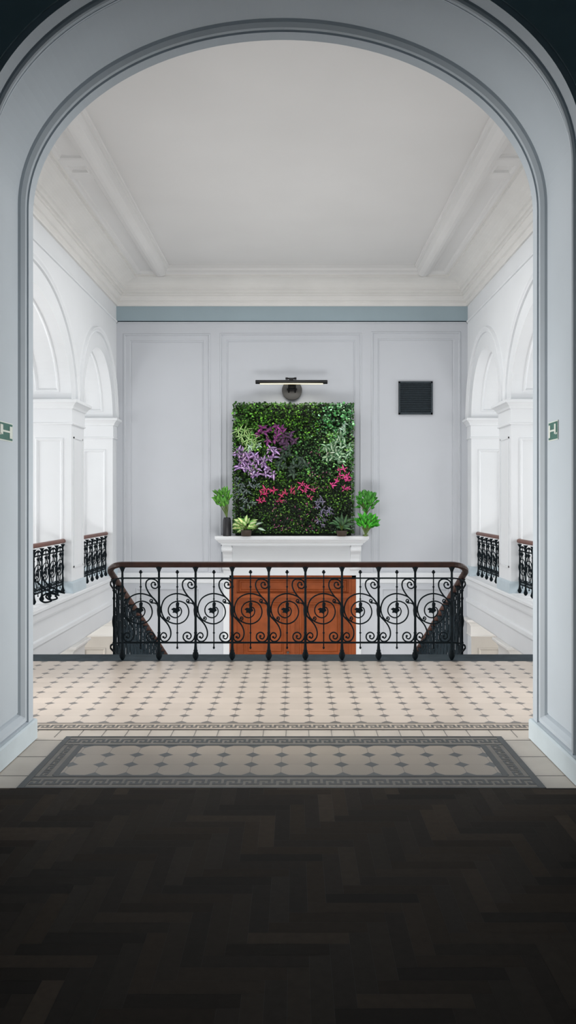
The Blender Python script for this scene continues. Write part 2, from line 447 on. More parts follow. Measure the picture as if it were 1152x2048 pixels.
# ================================================================== SIDE WALLS WITH ARCADES
arches = [ (6.52, 1.01, 1.08), (10.1, 1.86, 1.27), (13.66, 1.00, 1.08) ]
SPR = 3.04
jp = [(0, 0), (.012, .0), (.022, -.014), (.036, -.016), (.050, -.006), (.066, .012), (.075, .012)]
def side_wall(XW, s, name, label):
    # s = -1 for the left wall (body extends to -X), +1 for the right wall
    mb = MB(); P = []
    for i, (c, a, b) in enumerate(arches): P.append(ArchPath(c, a, 0 if i == 0 else LEDGE, SPR, b, 44))
    for xx in (XW, XW+s*WT):
        F = lambda h, z, xx=xx: (xx, h, z)
        x = AY1-.02
        for i, p in enumerate(P):
            xl, xr = p.P[0][0], p.P[-1][0]; zb = 0 if i == 0 else LEDGE
            zb0 = 0 if i < 2 else LEDGE
            mb.quad(F(x, min(zb, zb0)), F(xl, min(zb, zb0)), F(xl, CEIL), F(x, CEIL))
            pts = p.P[1:-1]
            for a, b in zip(pts, pts[1:]): mb.quad(F(a[0], a[1]), F(b[0], b[1]), F(b[0], CEIL), F(a[0], CEIL))
            x = xr
        mb.quad(F(x, LEDGE), F(YB, LEDGE), F(YB, CEIL), F(x, CEIL))
    for i, p in enumerate(P):
        H = p.H; u0, u1 = .11, WT-.11
        pans = [(u0, u1, .30, H-.55, jp), (u0+.05, u1, H+.10, p.L-H-.10, jp), (u0, u1, p.L-H+.55, p.L-.30, jp)]
        hfield(mb, 0, WT, 0, p.L, pans, lambda u, v, d, p=p: (XW+s*u, p.at(v, d)[0], p.at(v, d)[1]), vb=p.t)
    w = struct(mb, name, M['hall'], label, 'wall')
    # imposts (capitals), pier bases
    capo = [(0, -.37), (.02, -.365), (.025, -.35), (.012, -.335), (.012, -.14), (.03, -.13), (.04, -.10), (.075, -.06), (.10, -.045), (.10, -.012), (.09, 0), (0, .0)]
    def ring(y0, y1, x0_, x1_, prof, zt, wholeback=False):
        m_ = MB()
        xa, xb = (XW, XW+s*WT)
        fs = [lambda a, b: (xa-s*a, y0-a, zt+b), lambda a, b: (xa-s*a, y1+a, zt+b), lambda a, b: (xb+s*a, y1+a, zt+b), lambda a, b: (xb+s*a, y0-a, zt+b)]
        m_.sweep(prof, fs, closed=True); return m_
    piers = [(7.53, 8.24), (11.96, 12.66), (14.66, YB+.02)]
    for (a, b) in piers:
        ring(a, b, 0, 0, capo, SPR).build('impost', M['hall'], w)
        ring(a, b, 0, 0, [(0, 0), (.03, 0), (.03, .15), (.018, .17), (0, .175)], LEDGE).build('pier_base', M['plinth'], w)
    # small sunk panels on the hall face of the piers: thin raised frames
    for (a, b) in ((11.96, 12.66),):
        m_ = MB()
        for off, rr in ((.10, .012),):
            for (h0, h1, z0, z1) in ((a+off, a+off+.025, .55, 2.50), (b-off-.025, b-off, .55, 2.50), (a+off, b-off, 2.475, 2.50), (a+off, b-off, .55, .575)):
                m_.box(XW-s*.012, XW+s*.002, h0, h1, z0, z1)
        m_.build('pier_frame', M['hall'], w)
    # archivolts
    for i, (c, a, b) in enumerate(arches):
        m_ = MB(); p1 = ArchPath(c, a, SPR, SPR+.02, b, 44)
        prof = [(.24, 0), (.245, .028), (.265, .034), (.28, .022), (.305, .040), (.33, .045), (.345, .0)]
        fs = []
        for v in p1.t: fs.append(lambda q, r, v=v: (XW-s*r, p1.at(v, min(q, .30) if 0 else q)[0], p1.at(v, q)[1]))
        if i != 1: prof = [(q*.95, r) for q, r in prof]
        m_.sweep(prof, fs); m_.build('archivolt', M['hall'], w)
    # picture moulding near the top
    m_ = MB(); zr = 4.86
    m_.sweep([(0, -.03), (.02, -.026), (.03, -.006), (.012, .004), (.012, .018), (0, .022)], [lambda a, b: (XW-s*a, AY1, zr+b), lambda a, b: (XW-s*a, YB-a, zr+b)])
    m_.build('picture_moulding', M['hall'], w)
    # spandrel beam (string course) under the arcade
    m_ = MB()
    prof = [(-WT, LEDGE), (.05, LEDGE), (.06, LEDGE-.015), (.06, LEDGE-.05), (.035, LEDGE-.075), (.03, .03), (.022, .0), (.0, -.012), (.0, -.235), (.03, -.25), (.035, -.30), (.02, -.33), (.015, -.575), (.005, -.60), (-WT, -.60), (-WT, LEDGE)]
    m_.sweep(prof, [lambda a, b: (XW-s*a, 8.15, b), lambda a, b: (XW-s*a, YB, b)])
    m_.add([(XW-s*a, 8.15, b) for a, b in prof[:-1]], [tuple(range(len(prof)-1))])
    m_.build('parapet_beam', M['hall'], w)
    m_ = MB(); m_.box(min(XW, XW+s*WT)+.002, max(XW, XW+s*WT)-.002, 8.15, 14.66, LEDGE-.02, LEDGE+.003)
    m_.build('ledge_top', M['hall'], w)
    # lower piers
    for (a, b) in ((8.15, 8.24), (11.96, 12.66), (14.66, YB)):
        m_ = MB()
        m_.quad((XW, a, LOW), (XW, b, LOW), (XW, b, -.6), (XW, a, -.6)); m_.quad((XW+s*WT, a, LOW), (XW+s*WT, b, LOW), (XW+s*WT, b, -.6), (XW+s*WT, a, -.6))
        jf = lambda Y, dd: (lambda u, v, d: (XW+s*u, Y+dd*d, v))
        m2 = MB()
        hfield(m2, 0, WT, LOW, -.6, [(.11, WT-.11, LOW+.3, -1.10, jp)], jf(a, 1)); hfield(m2, 0, WT, LOW, -.6, [(.11, WT-.11, LOW+.3, -1.10, jp)], jf(b, -1))
        m_.build('lower_pier', M['hall'], w); m2.build('lower_jamb', M['beige'], w)
        cp = ring(a, b, 0, 0, [(q*.9, r*.85) for q, r in capo], -.6); cp.build('lower_impost', M['stucco'], w)
    return w
side_wall(XL, -1, 'wall_left', 'white left wall of the stair hall with arched openings above a parapet')
side_wall(XR, 1, 'wall_right', 'white right wall of the stair hall with arched openings above a parapet')

# ------------------------------------------------ galleries behind the arcades (light sources are their windows)
for nm, s, XW in (('left', -1, XL), ('right', 1, XR)):
    xa = XW+s*WT; xo = xa+s*2.5
    X0, X1 = sorted((xa, xo+s*.1))
    mb = MB(); mb.box(X0, X1, 8.15, YB+.2, -.60, -.02); struct(mb, 'floor_gallery_'+nm, M['tile'], 'tiled floor of the %s gallery' % nm, 'floor')
    mb = MB(); mb.box(X0, X1, AY1, YB+.2, 5.3, 5.4); struct(mb, 'ceiling_gallery_'+nm, M['ceil'], 'ceiling of the %s gallery' % nm, 'ceiling')
    mb = MB(); mb.box(X0, X1, YB-.0, YB+.2, LOW, 5.4); mb.box(X0, X1, AY1-.1, AY1, -.25, 5.4)
    wins = [(6.0, 7.2), (9.0, 11.2), (12.6, 14.3)]
    O0, O1 = sorted((xo, xo+s*.1)); y = AY1-.1
    for (a, b) in wins:
        mb.box(O0, O1, y, a, LOW, 5.4); mb.box(O0, O1, a, b, LOW, .9); mb.box(O0, O1, a, b, 4.4, 5.4); y = b
    mb.box(O0, O1, y, YB+.2, LOW, 5.4)
    struct(mb, 'wall_gallery_'+nm, M['hall'], 'outer wall of the %s gallery with tall windows' % nm, 'wall')
    for i, (a, b) in enumerate(wins):
        g = MB(); xm = xo+s*.05
        for (p, q, r, t_) in ((a, b, .9, .97), (a, b, 4.33, 4.4), (a, b, 3.1, 3.15), (a, a+.06, .9, 4.4), (b-.06, b, .9, 4.4), ((a+b)/2-.03, (a+b)/2+.03, .9, 4.4)):
            g.box(xm-.03, xm+.03, p, q, r, t_)
        fr = struct(g, 'window_%d' % (i+1 + (0 if s < 0 else 3)), M['frame'], 'tall white framed window of the %s gallery' % nm, 'window')
        g = MB(); g.quad((xm, a, .9), (xm, b, .9), (xm, b, 4.4), (xm, a, 4.4)); g.build('pane', M['glass'], fr, fix=False)

# ================================================================== BACK WALL
pr = [(0, 0), (.010, -.012), (.030, -.014), (.042, .010), (.05, .014), (.125, .014), (.135, .030), (.150, .034), (.16, .026)]
K = YB/1620
def bx(px): return (px-590)*K
def bz(py): return EYE-(py-1001)*K
pans = [(bx(246), bx(421), bz(1128), bz(667), pr), (bx(439), bx(724), bz(1000), bz(666), pr), (bx(742), bx(922), bz(1128), bz(663), pr)]
pans = [(bx(246), bx(421), .205, bz(667), pr), (bx(439), bx(724), .205, bz(666), pr), (bx(742), bx(922), .205, bz(663), pr)]
mb = MB(); hfield(mb, XL-.0, XR+.0, .20, CEIL, pans, lambda u, v, d: (u, YB+d, v))
DX0, DX1, DZ1 = bx(459), bx(712), .17
lp = [(0, 0), (.01, -.010), (.03, -.012), (.04, .012), (.06, .016)]
hfield(mb, XL, DX0, LOW, .20, [(XL+.35, XL+1.55, LOW+.4, -.06, lp)], lambda u, v, d: (u, YB+d, v))
hfield(mb, DX1, XR, LOW, .20, [(XR-1.60, XR-.35, LOW+.4, -.06, lp)], lambda u, v, d: (u, YB+d, v))
mb.quad((DX0, YB, DZ1), (DX1, YB, DZ1), (DX1, YB, .2), (DX0, YB, .2))
for xx in (DX0, DX1): mb.quad((xx, YB, LOW), (xx, YB+.25, LOW), (xx, YB+.25, DZ1), (xx, YB, DZ1))
mb.quad((DX0, YB, DZ1), (DX1, YB, DZ1), (DX1, YB+.25, DZ1), (DX0, YB+.25, DZ1))
wb = struct(mb, 'wall_back', M['back'], 'pale grey panelled back wall of the stair hall', 'wall')
mb = MB(); mb.sweep([(0, 4.862), (.008, 4.866), (.008, 5.14), (0, 5.14)], [lambda a, b: (XL, YB-a, b), lambda a, b: (XR, YB-a, b)]); mb.build('frieze', M['frieze'], wb)
mb = MB(); mb.sweep([(0, 4.815), (.02, 4.82), (.035, 4.836), (.035, 4.842)], [lambda a, b: (XL+a, YB-a, b), lambda a, b: (XR-a, YB-a, b)]); mb.build('picture_moulding', M['back'], wb)
mb = MB(); mb.box(XL, XR, YB-.014, YB+.0, 4.842, 4.862); mb.build('painted_shadow_line', M['stone'], wb)  # dark strip stands in for the shadow above the picture moulding
mb = MB()
for xa_, xb_ in ((XL, bx(449)), (bx(721), XR)):
    mb.sweep([(0, .02), (.02, .03), (.03, .10), (.05, .13), (.06, .20), (.05, .215), (0, .22)], [lambda a, b, q=xa_: (q, YB-a, b), lambda a, b, q=xb_: (q, YB-a, b)])
mb.build('string_course', M['hall'], wb)
# ------------------------------------------------ door
dr = empty('door_1', ((DX0+DX1)/2, YB+.12, LOW), 'brown wooden double door in the back wall below the white hood', 'door', kind='structure')
mb = MB(); yj = YB+.07
for (a, b, c_, e_) in ((DX0, DX0+.075, LOW, DZ1), (DX1-.075, DX1, LOW, DZ1), (DX0, DX1, DZ1-.075, DZ1)): mb.box(a, b, yj-.05, yj+.14, c_, e_)
for (a, b, c_, e_) in ((DX0+.075, DX0+.13, LOW, DZ1-.07), (DX1-.13, DX1-.075, LOW, DZ1-.07), (DX0+.07, DX1-.07, DZ1-.42, DZ1-.34)): mb.box(a, b, yj-.02 if e_ > DZ1-.2 else yj-.034, yj+.14, c_, e_)
mb.box(DX0+.01, DX1-.01, yj+.15, yj+.17, LOW, DZ1-.01); part(mb, 'door_frame', M['wood'], dr)
mid = (DX0+DX1)/2; dp = [(0, 0), (.015, -.014), (.035, -.014), (.05, .012), (.075, .016), (.10, .0)]
for (a, b) in ((DX0+.13, mid-.003), (mid+.003, DX1-.13)):
    mb = MB(); hfield(mb, a, b, LOW+.005, DZ1-.42, [(a+.12, b-.12, LOW+.2, LOW+.85, dp), (a+.12, b-.12, LOW+.97, DZ1-.52, dp)], lambda u, v, d: (u, yj+.06+d, v))
    mb.box(a, b, yj+.10, yj+.11, LOW+.005, DZ1-.42)
    lf = part(mb, 'door_leaf', M['wood'], dr)
mb = MB(); mb.box(mid-.035, mid+.035, yj+.025, yj+.062, LOW+.005, DZ1-.42); part(mb, 'door_astragal', M['wood'], dr)
mb = MB(); hfield(mb, DX0+.07, DX1-.07, DZ1-.35, DZ1-.07, [(DX0+.16, mid-.06, DZ1-.32, DZ1-.10, dp[:4]), (mid+.06, DX1-.16, DZ1-.32, DZ1-.10, dp[:4])], lambda u, v, d: (u, yj+.06+d, v)); part(mb, 'transom_panel', M['wood'], dr)
mb = MB(); mb.lathe([(0, 0), (.02, 0), (.012, -.03), (.025, -.05), (.02, -.07), (0, -.075)], mid-.09, yj+.05, LOW+1.05, axis='y', n=10); part(mb, 'door_knob', M['lampdisc'], dr)
# ------------------------------------------------ hood (shelf) over the door
SY = 14.50; KS = SY/1620
def sx_(px): return (px-590)*KS
SX0, SX1 = sx_(429.5), sx_(738); STOP = EYE-(1072.5-1001)*KS
sh = empty('door_hood', ((SX0+SX1)/2, YB, STOP-.5), 'white moulded shelf on scroll brackets above the wooden door, carrying the plants', 'shelf')
mb = MB()
prof = [(.47, STOP), (.47, STOP-.05), (.455, STOP-.055), (.455, STOP-.07), (.43, STOP-.085), (.40, STOP-.12), (.37, STOP-.135), (.37, STOP-.155), (.35, STOP-.16), (.35, STOP-.175), (.10, STOP-.175)]
fs = [lambda a, b: (SX0+.47-a, YB, b), lambda a, b: (SX0+.47-a, YB-a, b), lambda a, b: (SX1-.47+a, YB-a, b), lambda a, b: (SX1-.47+a, YB, b)]
mb.sweep(prof, fs); 
mb.add([(SX0, YB, STOP), (SX0, YB-.47, STOP), (SX1, YB-.47, STOP), (SX1, YB, STOP)], [(0, 1, 2, 3)])
mb.quad((SX0+.37, YB, STOP-.175), (SX0+.12, YB-.35, STOP-.175), (SX1-.12, YB-.35, STOP-.175), (SX1-.37, YB, STOP-.175))
part(mb, 'shelf_board', M['hall'], sh, fix=False)
mb = MB(); mb.box(bx(447), bx(722), YB-.05, YB, .17, STOP-.16); part(mb, 'frieze_board', M['hall'], sh)
mb = MB(); mb.box(bx(447), bx(459), YB-.05, YB, LOW, .17); part(mb, 'casing', M['hall'], sh)
mb = MB(); mb.box(bx(712), bx(722), YB-.05, YB, LOW, .17); part(mb, 'casing', M['hall'], sh)
for cx_ in (sx_(452), sx_(713)):
    mb = MB(); z0 = STOP-.175
    # S-scroll console in profile (depth, z)
    pr_ = [(0, z0), (.33, z0), (.34, z0-.03), (.31, z0-.09), (.25, z0-.12), (.17, z0-.17), (.12, z0-.25), (.11, z0-.34), (.13, z0-.40), (.10, z0-.46), (.04, z0-.48), (0, z0-.48)]
    mb.prism([(YB-a, b) for a, b in pr_], cx_-.085, cx_+.085, 'x')
    mb.lathe([(0, -.105), (.05, -.10), (.062, -.09), (.062, .09), (.05, .10), (0, .105)], cx_, YB-.27, z0-.06, axis='x', n=14)
    mb.lathe([(0, -.10), (.04, -.095), (.045, .095), (0, .10)], cx_, YB-.09, z0-.42, axis='x', n=14)
    part(mb, 'bracket', M['hall'], sh)

# ================================================================== CEILING AND CORNICE
mb = MB()
cp = [(0, 5.137), (.03, 5.137), (.035, 5.165), (.05, 5.19), (.05, 5.22), (.075, 5.232), (.10, 5.262), (.11, 5.30), (.13, 5.305), (.13, 5.345), (.16, 5.35), (.165, 5.395), (.20, 5.405)]
for k in range(1, 9):
    t_ = k/8*PI/2; cp.append((.20+.23*(1-math.cos(t_))*1.0, 5.405+.15*math.sin(t_)))
cp += [(.44, 5.556), (.44, 5.598), (.475, 5.60)]
YF = AY1
fs = [lambda a, b: (XL+a, YF+a, b), lambda a, b: (XL+a, YB-a, b), lambda a, b: (XR-a, YB-a, b), lambda a, b: (XR-a, YF+a, b)]
mb.sweep(cp, fs, closed=True)
struct(mb, 'trim_cornice', M['stucco'], 'stepped white plaster cornice running round the top of the hall walls', 'trim')
ce = MB(); uS = .475
Y0, Y1 = YF+uS, YB-uS
ce.quad((XL+1.0, Y0-.05, CEIL), (XR-1.0, Y0-.05, CEIL), (XR-1.0, Y1+.2, CEIL), (XL+1.0, Y1+.2, CEIL))
rib = []
for X, s in ((XL, 1), (XR, -1)):
    # sunk margin between cove and roll, split by a double cross rib at the middle arch
    def m(u, v, d, X=X, s=s): return (X+s*u, v, 5.60+d)
    gp = [(0, 0), (.03, .010), (.045, .035), (.06, .045)]
    hfield(ce, uS, .80, Y0, Y1, [(uS+.005, .80, Y0+.02, 9.64, gp), (uS+.03, .77, 9.80, 10.06, gp), (uS+.005, .80, 10.20, Y1-.01, gp)], m)
    roll = [(.78, 5.63), (.80, 5.60), (.80, 5.585), (.83, 5.575), (.85, 5.565), (.90, 5.56), (.95, 5.575), (.985, 5.60), (1.0, 5.64), (1.01, 5.68), (1.04, 5.685), (1.045, 5.72), (1.06, 5.73), (1.06, CEIL)]
    ce.sweep(roll, [lambda a, b, X=X, s=s: (X+s*a, Y0, b), lambda a, b, X=X, s=s: (X+s*a, Y1+.01, b)])
ce.quad((XL+.8, Y1, 5.60), (XR-.8, Y1, 5.60), (XR-.8, Y1+.005, CEIL), (XL+.8, Y1+.005, CEIL))
ce.quad((XL+.8, Y0, 5.60), (XR-.8, Y0, 5.60), (XR-.8, Y0, CEIL), (XL+.8, Y0, CEIL))
ce.sweep([(0, 5.60), (.03, 5.62), (.035, 5.66), (.07, 5.69), (.08, CEIL)], [lambda a, b: (XL+.99, Y1-a, b), lambda a, b: (XR-.99, Y1-a, b)])
struct(ce, 'ceiling', M['ceil'], 'plain off-white ceiling of the stair hall with rolled side mouldings', 'ceiling')
mb = MB(); mb.box(-8, 8, AY0-.3, YB+.3, 6.32, 6.45); struct(mb, 'ceiling_slab', M['room'], 'roof slab above the hall', 'ceiling')

# ================================================================== IRONWORK
U = 7.86/1620/2.88
def zc(y): return 1.3608-U*y
def cr(pts, n=5):
    out = []; P = [pts[0]]+list(pts)+[pts[-1]]
    for i in range(1, len(P)-2):
        p0, p1, p2, p3 = [np.array(P[k], float) for k in (i-1, i, i+1, i+2)]
        for k in range(n):
            t = k/n; out.append(tuple(.5*((2*p1)+(-p0+p2)*t+(2*p0-5*p1+4*p2-p3)*t*t+(-p0+3*p1-3*p2+p3)*t**3)))
    out.append(tuple(map(float, pts[-1]))); return out
SCR = [
 ([(210,522),(207,494),(190,463),(160,438),(107,424),(62,434),(28,462),(13,512),(27,560),(60,588),(107,598),(145,583),(167,553),(171,520),(158,488),(132,471),(104,468),(74,480),(56,504),(55,532),(70,554),(96,563),(120,551),(130,527),(122,506),(104,502)], .0068),
 ([(210,530),(203,492),(188,462),(165,437),(145,407),(135,378),(140,352),(160,340),(185,343),(203,358),(206,380),(192,394),(173,389),(166,372),(174,359),(187,362),(189,373)], .0072),
 ([(196,484),(184,478),(168,478),(158,468),(164,457),(174,462),(170,470)], .0058),
 ([(2,528),(12,556),(34,580),(54,606),(67,638),(66,670),(50,694),(28,700),(11,688),(9,666),(22,650),(38,654),(43,669),(34,681),(25,674)], .0072),
 ([(18,560),(34,575),(50,580),(61,571),(58,559),(48,560),(49,568)], .0058),
 ([(208,628),(207,662),(199,688),(180,702),(155,698),(140,680),(143,658),(161,647),(179,654),(185,671),(174,685),(160,678),(162,668)], .0072),
]
BAY = 210.8*U
def bay_scroll(th=1.0):
    m = MB()
    for pts, r in SCR:
        q = cr(pts); n = len(q)
        m.tube([(u*U, 0, zc(y)) for u, y in q], [1.15*th*r*(1-.2*i/n) for i in range(n)], 6)
        u, y = q[-1]; m.lathe([(0, -.011), (.009, -.007), (.013, 0), (.009, .007), (0, .011)], u*U, 0, zc(y), n=8)
    # cast leaf in the eye of the big scroll
    L = [(108,500),(96,508),(84,505),(70,514),(82,522),(78,534),(94,534),(104,541),(112,528),(122,522),(116,510)]
    m.prism([(u*U, zc(y)) for u, y in L], -.009, .009)
    m.prism([(u*U, zc(y)) for u, y in [(98,478),(107,470),(117,480),(114,498),(106,504),(99,494)]], -.011, .011)
    return m
def rod():
    m = MB(); zt, zb = zc(300), zc(735)
    m.tube([(0,0,zb), (0,0,zt)], .0062, 6)
    def bead(z, r, h): m.lathe([(.004, -h), (r*.8, -h*.5), (r, 0), (r*.8, h*.5), (.004, h)], 0, 0, z, n=8)
    bead(zb, .011, .014); bead(zc(385), .0115, .010); bead(zc(650), .0115, .010); bead(zc(455), .010, .008)
    m.lathe([(.006, -.016), (.016, -.006), (.019, .002), (.010, .010), (.011, .016), (.004, .020)], 0, 0, zt, n=8)
    m.lathe([(.006, -.02), (.013, -.01), (.016, .004), (.008, .018), (.006, .03)], 0, 0, zc(490), n=8)
    return m
def post(ztop=None, zbot=0.0):
    m = MB(); zt = zc(272)
    m.lathe([(.010, .003), (.016, .010), (.026, .028), (.031, .048), (.026, .072), (.018, .086), (.022, .092), (.016, .105), (.0125, .15), (.0125, zc(655)), (.018, zc(650)), (.0125, zc(645)),
             (.0115, zc(560)), (.017, zc(545)), (.021, zc(520)), (.017, zc(500)), (.0115, zc(485)), (.011, zc(395)), (.016, zc(385)), (.011, zc(375)), (.011, zc(345)), (.018, zc(337)), (.011, zc(328)), (.011, zt-.045), (.016, zt-.036), (.022, zt-.008), (.030, zt+.006)], n=10)
    m.prism([(-.034, zt+.006), (.034, zt+.006), (.026, zt-.008), (.014, zt-.03), (-.014, zt-.03), (-.026, zt-.008)], -.008, .008)
    return m
RY = 7.86
XP0 = (318-590)/1620*RY - BAY
meshes = {'scroll': bay_scroll().mesh('scroll_panel', M['iron']), 'rod': rod().mesh('baluster', M['iron']), 'post': post().mesh('post', M['iron'])}
def link(name, me, root, loc):
    o = bpy.data.objects.new(name, me); C.objects.link(o); o.parent = root; o.location = loc; return o
HR = [(-.030, -.012), (-.030, .010), (-.022, .024), (-.008, .031), (.008, .031), (.022, .024), (.030, .010), (.030, -.012), (.022, -.018), (.016, -.024), (-.016, -.024), (-.022, -.018), (-.030, -.012)]
def rail_mesh(pts, prof=HR, cap=True):
    """sweep a handrail profile along pts (xyz), profile upright"""
    m = MB(); fs = []; N = len(pts)
    P = [Vector(p) for p in pts]
    for i in range(N):
        t = P[min(i+1, N-1)]-P[max(i-1, 0)]; t.z = 0; t.normalize(); sd = Vector((t.y, -t.x, 0))
        fs.append(lambda a, b, p=P[i], sd=sd: tuple(p+sd*a+Vector((0, 0, b))))
    m.sweep(prof, fs)
    if cap:
        for f in (fs[0], fs[-1]): m.add([f(a, b) for a, b in prof[:-1]], [tuple(range(len(prof)-1))])
    for i in range(len(m.smooth)): m.smooth[i] = False
    return m
main = empty('landing_railing', (-.07, RY, 0), 'black wrought-iron scroll railing with brown wooden handrail across the landing', 'railing')
ox = main.location.x
NB = 9
xL, xR_ = XP0, XP0+NB*BAY
for k in range(NB+1): link('post', meshes['post'], main, (XP0+k*BAY-ox, 0, 0))
for k in range(NB):
    link('scroll_panel', meshes['scroll'], main, (XP0+k*BAY-ox, 0, 0)); link('baluster', meshes['rod'], main, (XP0+(k+.5)*BAY-ox, 0, 0))
R1 = .17
XCL, XCR = xL-.0, xR_+.0                       # where the bends begin
XSL, XSR = XSLL, XSRR              # stair railing planes
def corner(xc, sgn, z0, drop, n=10):
    out = []
    for k in range(n+1):
        t = k/n*PI/2; r = abs((XSL if sgn < 0 else XSR)-xc)
        out.append((xc+sgn*r*math.sin(t), RY+R1*(1-math.cos(t)), z0-drop*(k/n)**1.8))
    return out
hz = .925
lc, rc = corner(XCL, -1, hz, .09), corner(XCR, 1, hz, .09)
pts = lc[::-1] + [(XCL+(XCR-XCL)*k/8, RY, hz) for k in range(1, 8)] + rc
part(rail_mesh(pts), 'handrail', M['rail'], main, label='dark brown wooden handrail')
for nm, zz, hh in (('top_bar', zc(335), .007), ('bottom_bar', zc(706), .0085)):
    mb = MB(); pth = [(x, y, zz-(.09)*((hz-z)/.09)) for x, y, z in pts]
    rp_ = [(-.006, -hh), (-.006, hh), (.006, hh), (.006, -hh), (-.006, -hh)]
    m_ = rail_mesh(pth, rp_); part(m_, nm, M['iron'], main)
SL = .43
def stair_rail(XS, side):
    y0 = RY+R1; z0 = -.09
    root = empty('stair_railing', (XS, y0, 0), 'black iron railing descending the %s stair flight with brown handrail' % side, 'railing', 'railings of the stair flights')
    f = lambda u: z0-SL*(u)
    n = 21; SB = BAY*.6; L = n*SB
    shear = lambda x, y, z: (y, x*.6, z-SL*x*.6)
    sc = bay_scroll(1.35).xf(shear).mesh('stair_scroll', M['iron'])
    sgn = 1 if XS > 0 else -1
    for k in range(n+1):
        u = .14+k*SB
        link('post', meshes['post'], root, (0, u, f(u)))
        if k < n:
            link('scroll_panel', sc, root, (0, u, f(u))); link('baluster', meshes['rod'], root, (0, u+SB/2, f(u+SB/2)))
    P = [(XS, y0+.004, hz+z0+.0), (XS, y0+.05, hz+z0-.02)]+[(XS, y0+.05+q*(L+.1)/10, hz+f(.05+q*(L+.1)/10)) for q in range(1, 11)]
    part(rail_mesh(P), 'handrail', M['rail'], root, label='dark brown wooden handrail')
    for nm, zz, hh in (('top_bar', zc(335), .007), ('bottom_bar', zc(706), .0085)):
        m_ = rail_mesh([(x, y, z-hz+zz) for x, y, z in P], [(-.006, -hh), (-.006, hh), (.006, hh), (.006, -hh), (-.006, -hh)]); part(m_, nm, M['iron'], root)
    return root
stair_rail(XSL, 'left'); stair_rail(XSR, 'right')
# gallery balustrades in the arches
def gallery(X, ya, yb, label, nb, zt=.95):
    root = empty('arch_balustrade', (X, ya, LEDGE), label, 'balustrade', 'iron balustrades in the side arches')
    L = yb-ya; b = L/nb; sv = (zt-LEDGE-.03)/.93; su = b/BAY
    f = lambda x, y, z: (y, x*su, z*sv)
    sc = bay_scroll().xf(f).mesh('gallery_scroll', M['iron']); po = post().xf(lambda x, y, z: (x, y, z*sv)).mesh('gallery_post', M['iron'])
    rd = rod().xf(lambda x, y, z: (x, y, z*sv)).mesh('gallery_baluster', M['iron'])
    ac = MB(); R_ = b*.46; ac.tube([(0, b/2-R_*math.cos(PI*k/12), zc(345)*sv+.075*math.sin(PI*k/12)) for k in range(13)], .011, 6)
    ac.lathe([(0,-.016),(.014,-.012),(.02,0),(.014,.012),(0,.016)], 0, b/2, zc(370)*sv, n=8)
    ac = ac.mesh('arc', M['iron'])
    for k in range(nb+1):
        if 0 < k < nb or True: link('post', po, root, (0, min(max(k*b, .03), L-.03), .003))
        if k < nb:
            link('scroll_panel', sc, root, (0, k*b, 0)); link('baluster', rd, root, (0, (k+.5)*b, 0)); link('arc', ac, root, (0, k*b, 0))
    part(rail_mesh([(X, ya+.002, zt), (X, yb-.002, zt)], [(a*1.15, c*1.1) for a, c in HR]), 'handrail', M['rail2'], root, label='brown wooden handrail')
    for nm, zz in (('top_bar', zc(337)), ('bottom_bar', zc(706)), ('lower_bar', zc(675))):
        m_ = MB(); m_.box(X-.006, X+.006, ya, yb, LEDGE+zz*sv-.009, LEDGE+zz*sv+.009); part(m_, nm, M['iron'], root)
    return root
for X, side in ((-3.42, 'left'), (3.31, 'right')):
    c, a, b = arches[2]; gallery(X, c-a, c+a, 'short iron balustrade in the small arch beside the back wall, %s side' % side, 6)
    c, a, b = arches[1]; g = gallery(X, c-a, c+a, 'iron balustrade in the wide near arch of the %s wall' % side, 11)
    if side == 'left':
        q = cr([(0, .10), (-.10, .13), (-.17, .06), (-.13, .01), (-.07, .03), (-.09, .07)])
        for yy in (10.72, 10.98):
            m_ = MB()
            path = [(X, yy, LEDGE+.30), (X+.10, yy, LEDGE+.20), (X+.26, yy, LEDGE+.13)]+[(X+.30+u*1.5, yy, LEDGE+.012+w) for u, w in q]
            m_.tube(path, .012, 6); part(m_, 'foot_scroll', M['iron'], g)

# ================================================================== WALL FITTINGS
# picture light
LY = 14.70; KL = LY/1620
def lx(px): return (px-590)*KL
def lz(py): return EYE-(py-1001)*KL
lamp = empty('picture_light', (lx(584), YB, bz(781)), 'slim black bar picture light with round wall plate above the plant wall', 'lamp')
mb = MB(); mb.lathe([(0, 0), (.18, 0), (.185, -.012), (.185, -.028), (.175, -.034), (0, -.034)], bx(584), YB, bz(781), n=40, axis='y'); part(mb, 'wall_plate', M['lampdisc'], lamp, label='grey round wall plate')
mb = MB(); yb_, zb_ = LY, lz(764)
mb.lathe([(0, lx(511)), (.034, lx(511)), (.037, lx(511)+.01), (.037, lx(655)-.01), (.034, lx(655)), (0, lx(655))], 0, yb_, zb_, n=20, axis='x'); part(mb, 'light_bar', M['darkmetal'], lamp)
mb = MB(); mb.box(lx(520), lx(646), yb_-.028, yb_+.016, zb_-.039, zb_-.028); part(mb, 'diffuser', M['strip'], lamp, label='glowing pale yellow strip')
mb = MB()
for px in (577.5, 590.5): mb.tube([(bx(px), YB-.02, bz(786)), (bx(px), YB-.10, bz(778)), (lx(px), yb_+.01, zb_)], .014, 8)
mb.box(bx(574), bx(594), YB-.07, YB-.03, bz(781.5), bz(777.5)); mb.box(bx(578), bx(590), YB-.12, YB-.03, bz(778), bz(768)); part(mb, 'arm', M['darkmetal'], lamp)
mb = MB(); zt_ = lz(757)
mb.lathe([(0, -.10), (.022, -.10), (.022, -.06), (.015, -.055), (.015, .055), (.022, .06), (.022, .10), (0, .10)], lx(582), yb_, zt_, n=12, axis='x')
mb.box(lx(578), lx(587), yb_-.02, yb_+.02, zb_+.02, zt_); part(mb, 'swivel', M['darkmetal'], lamp)
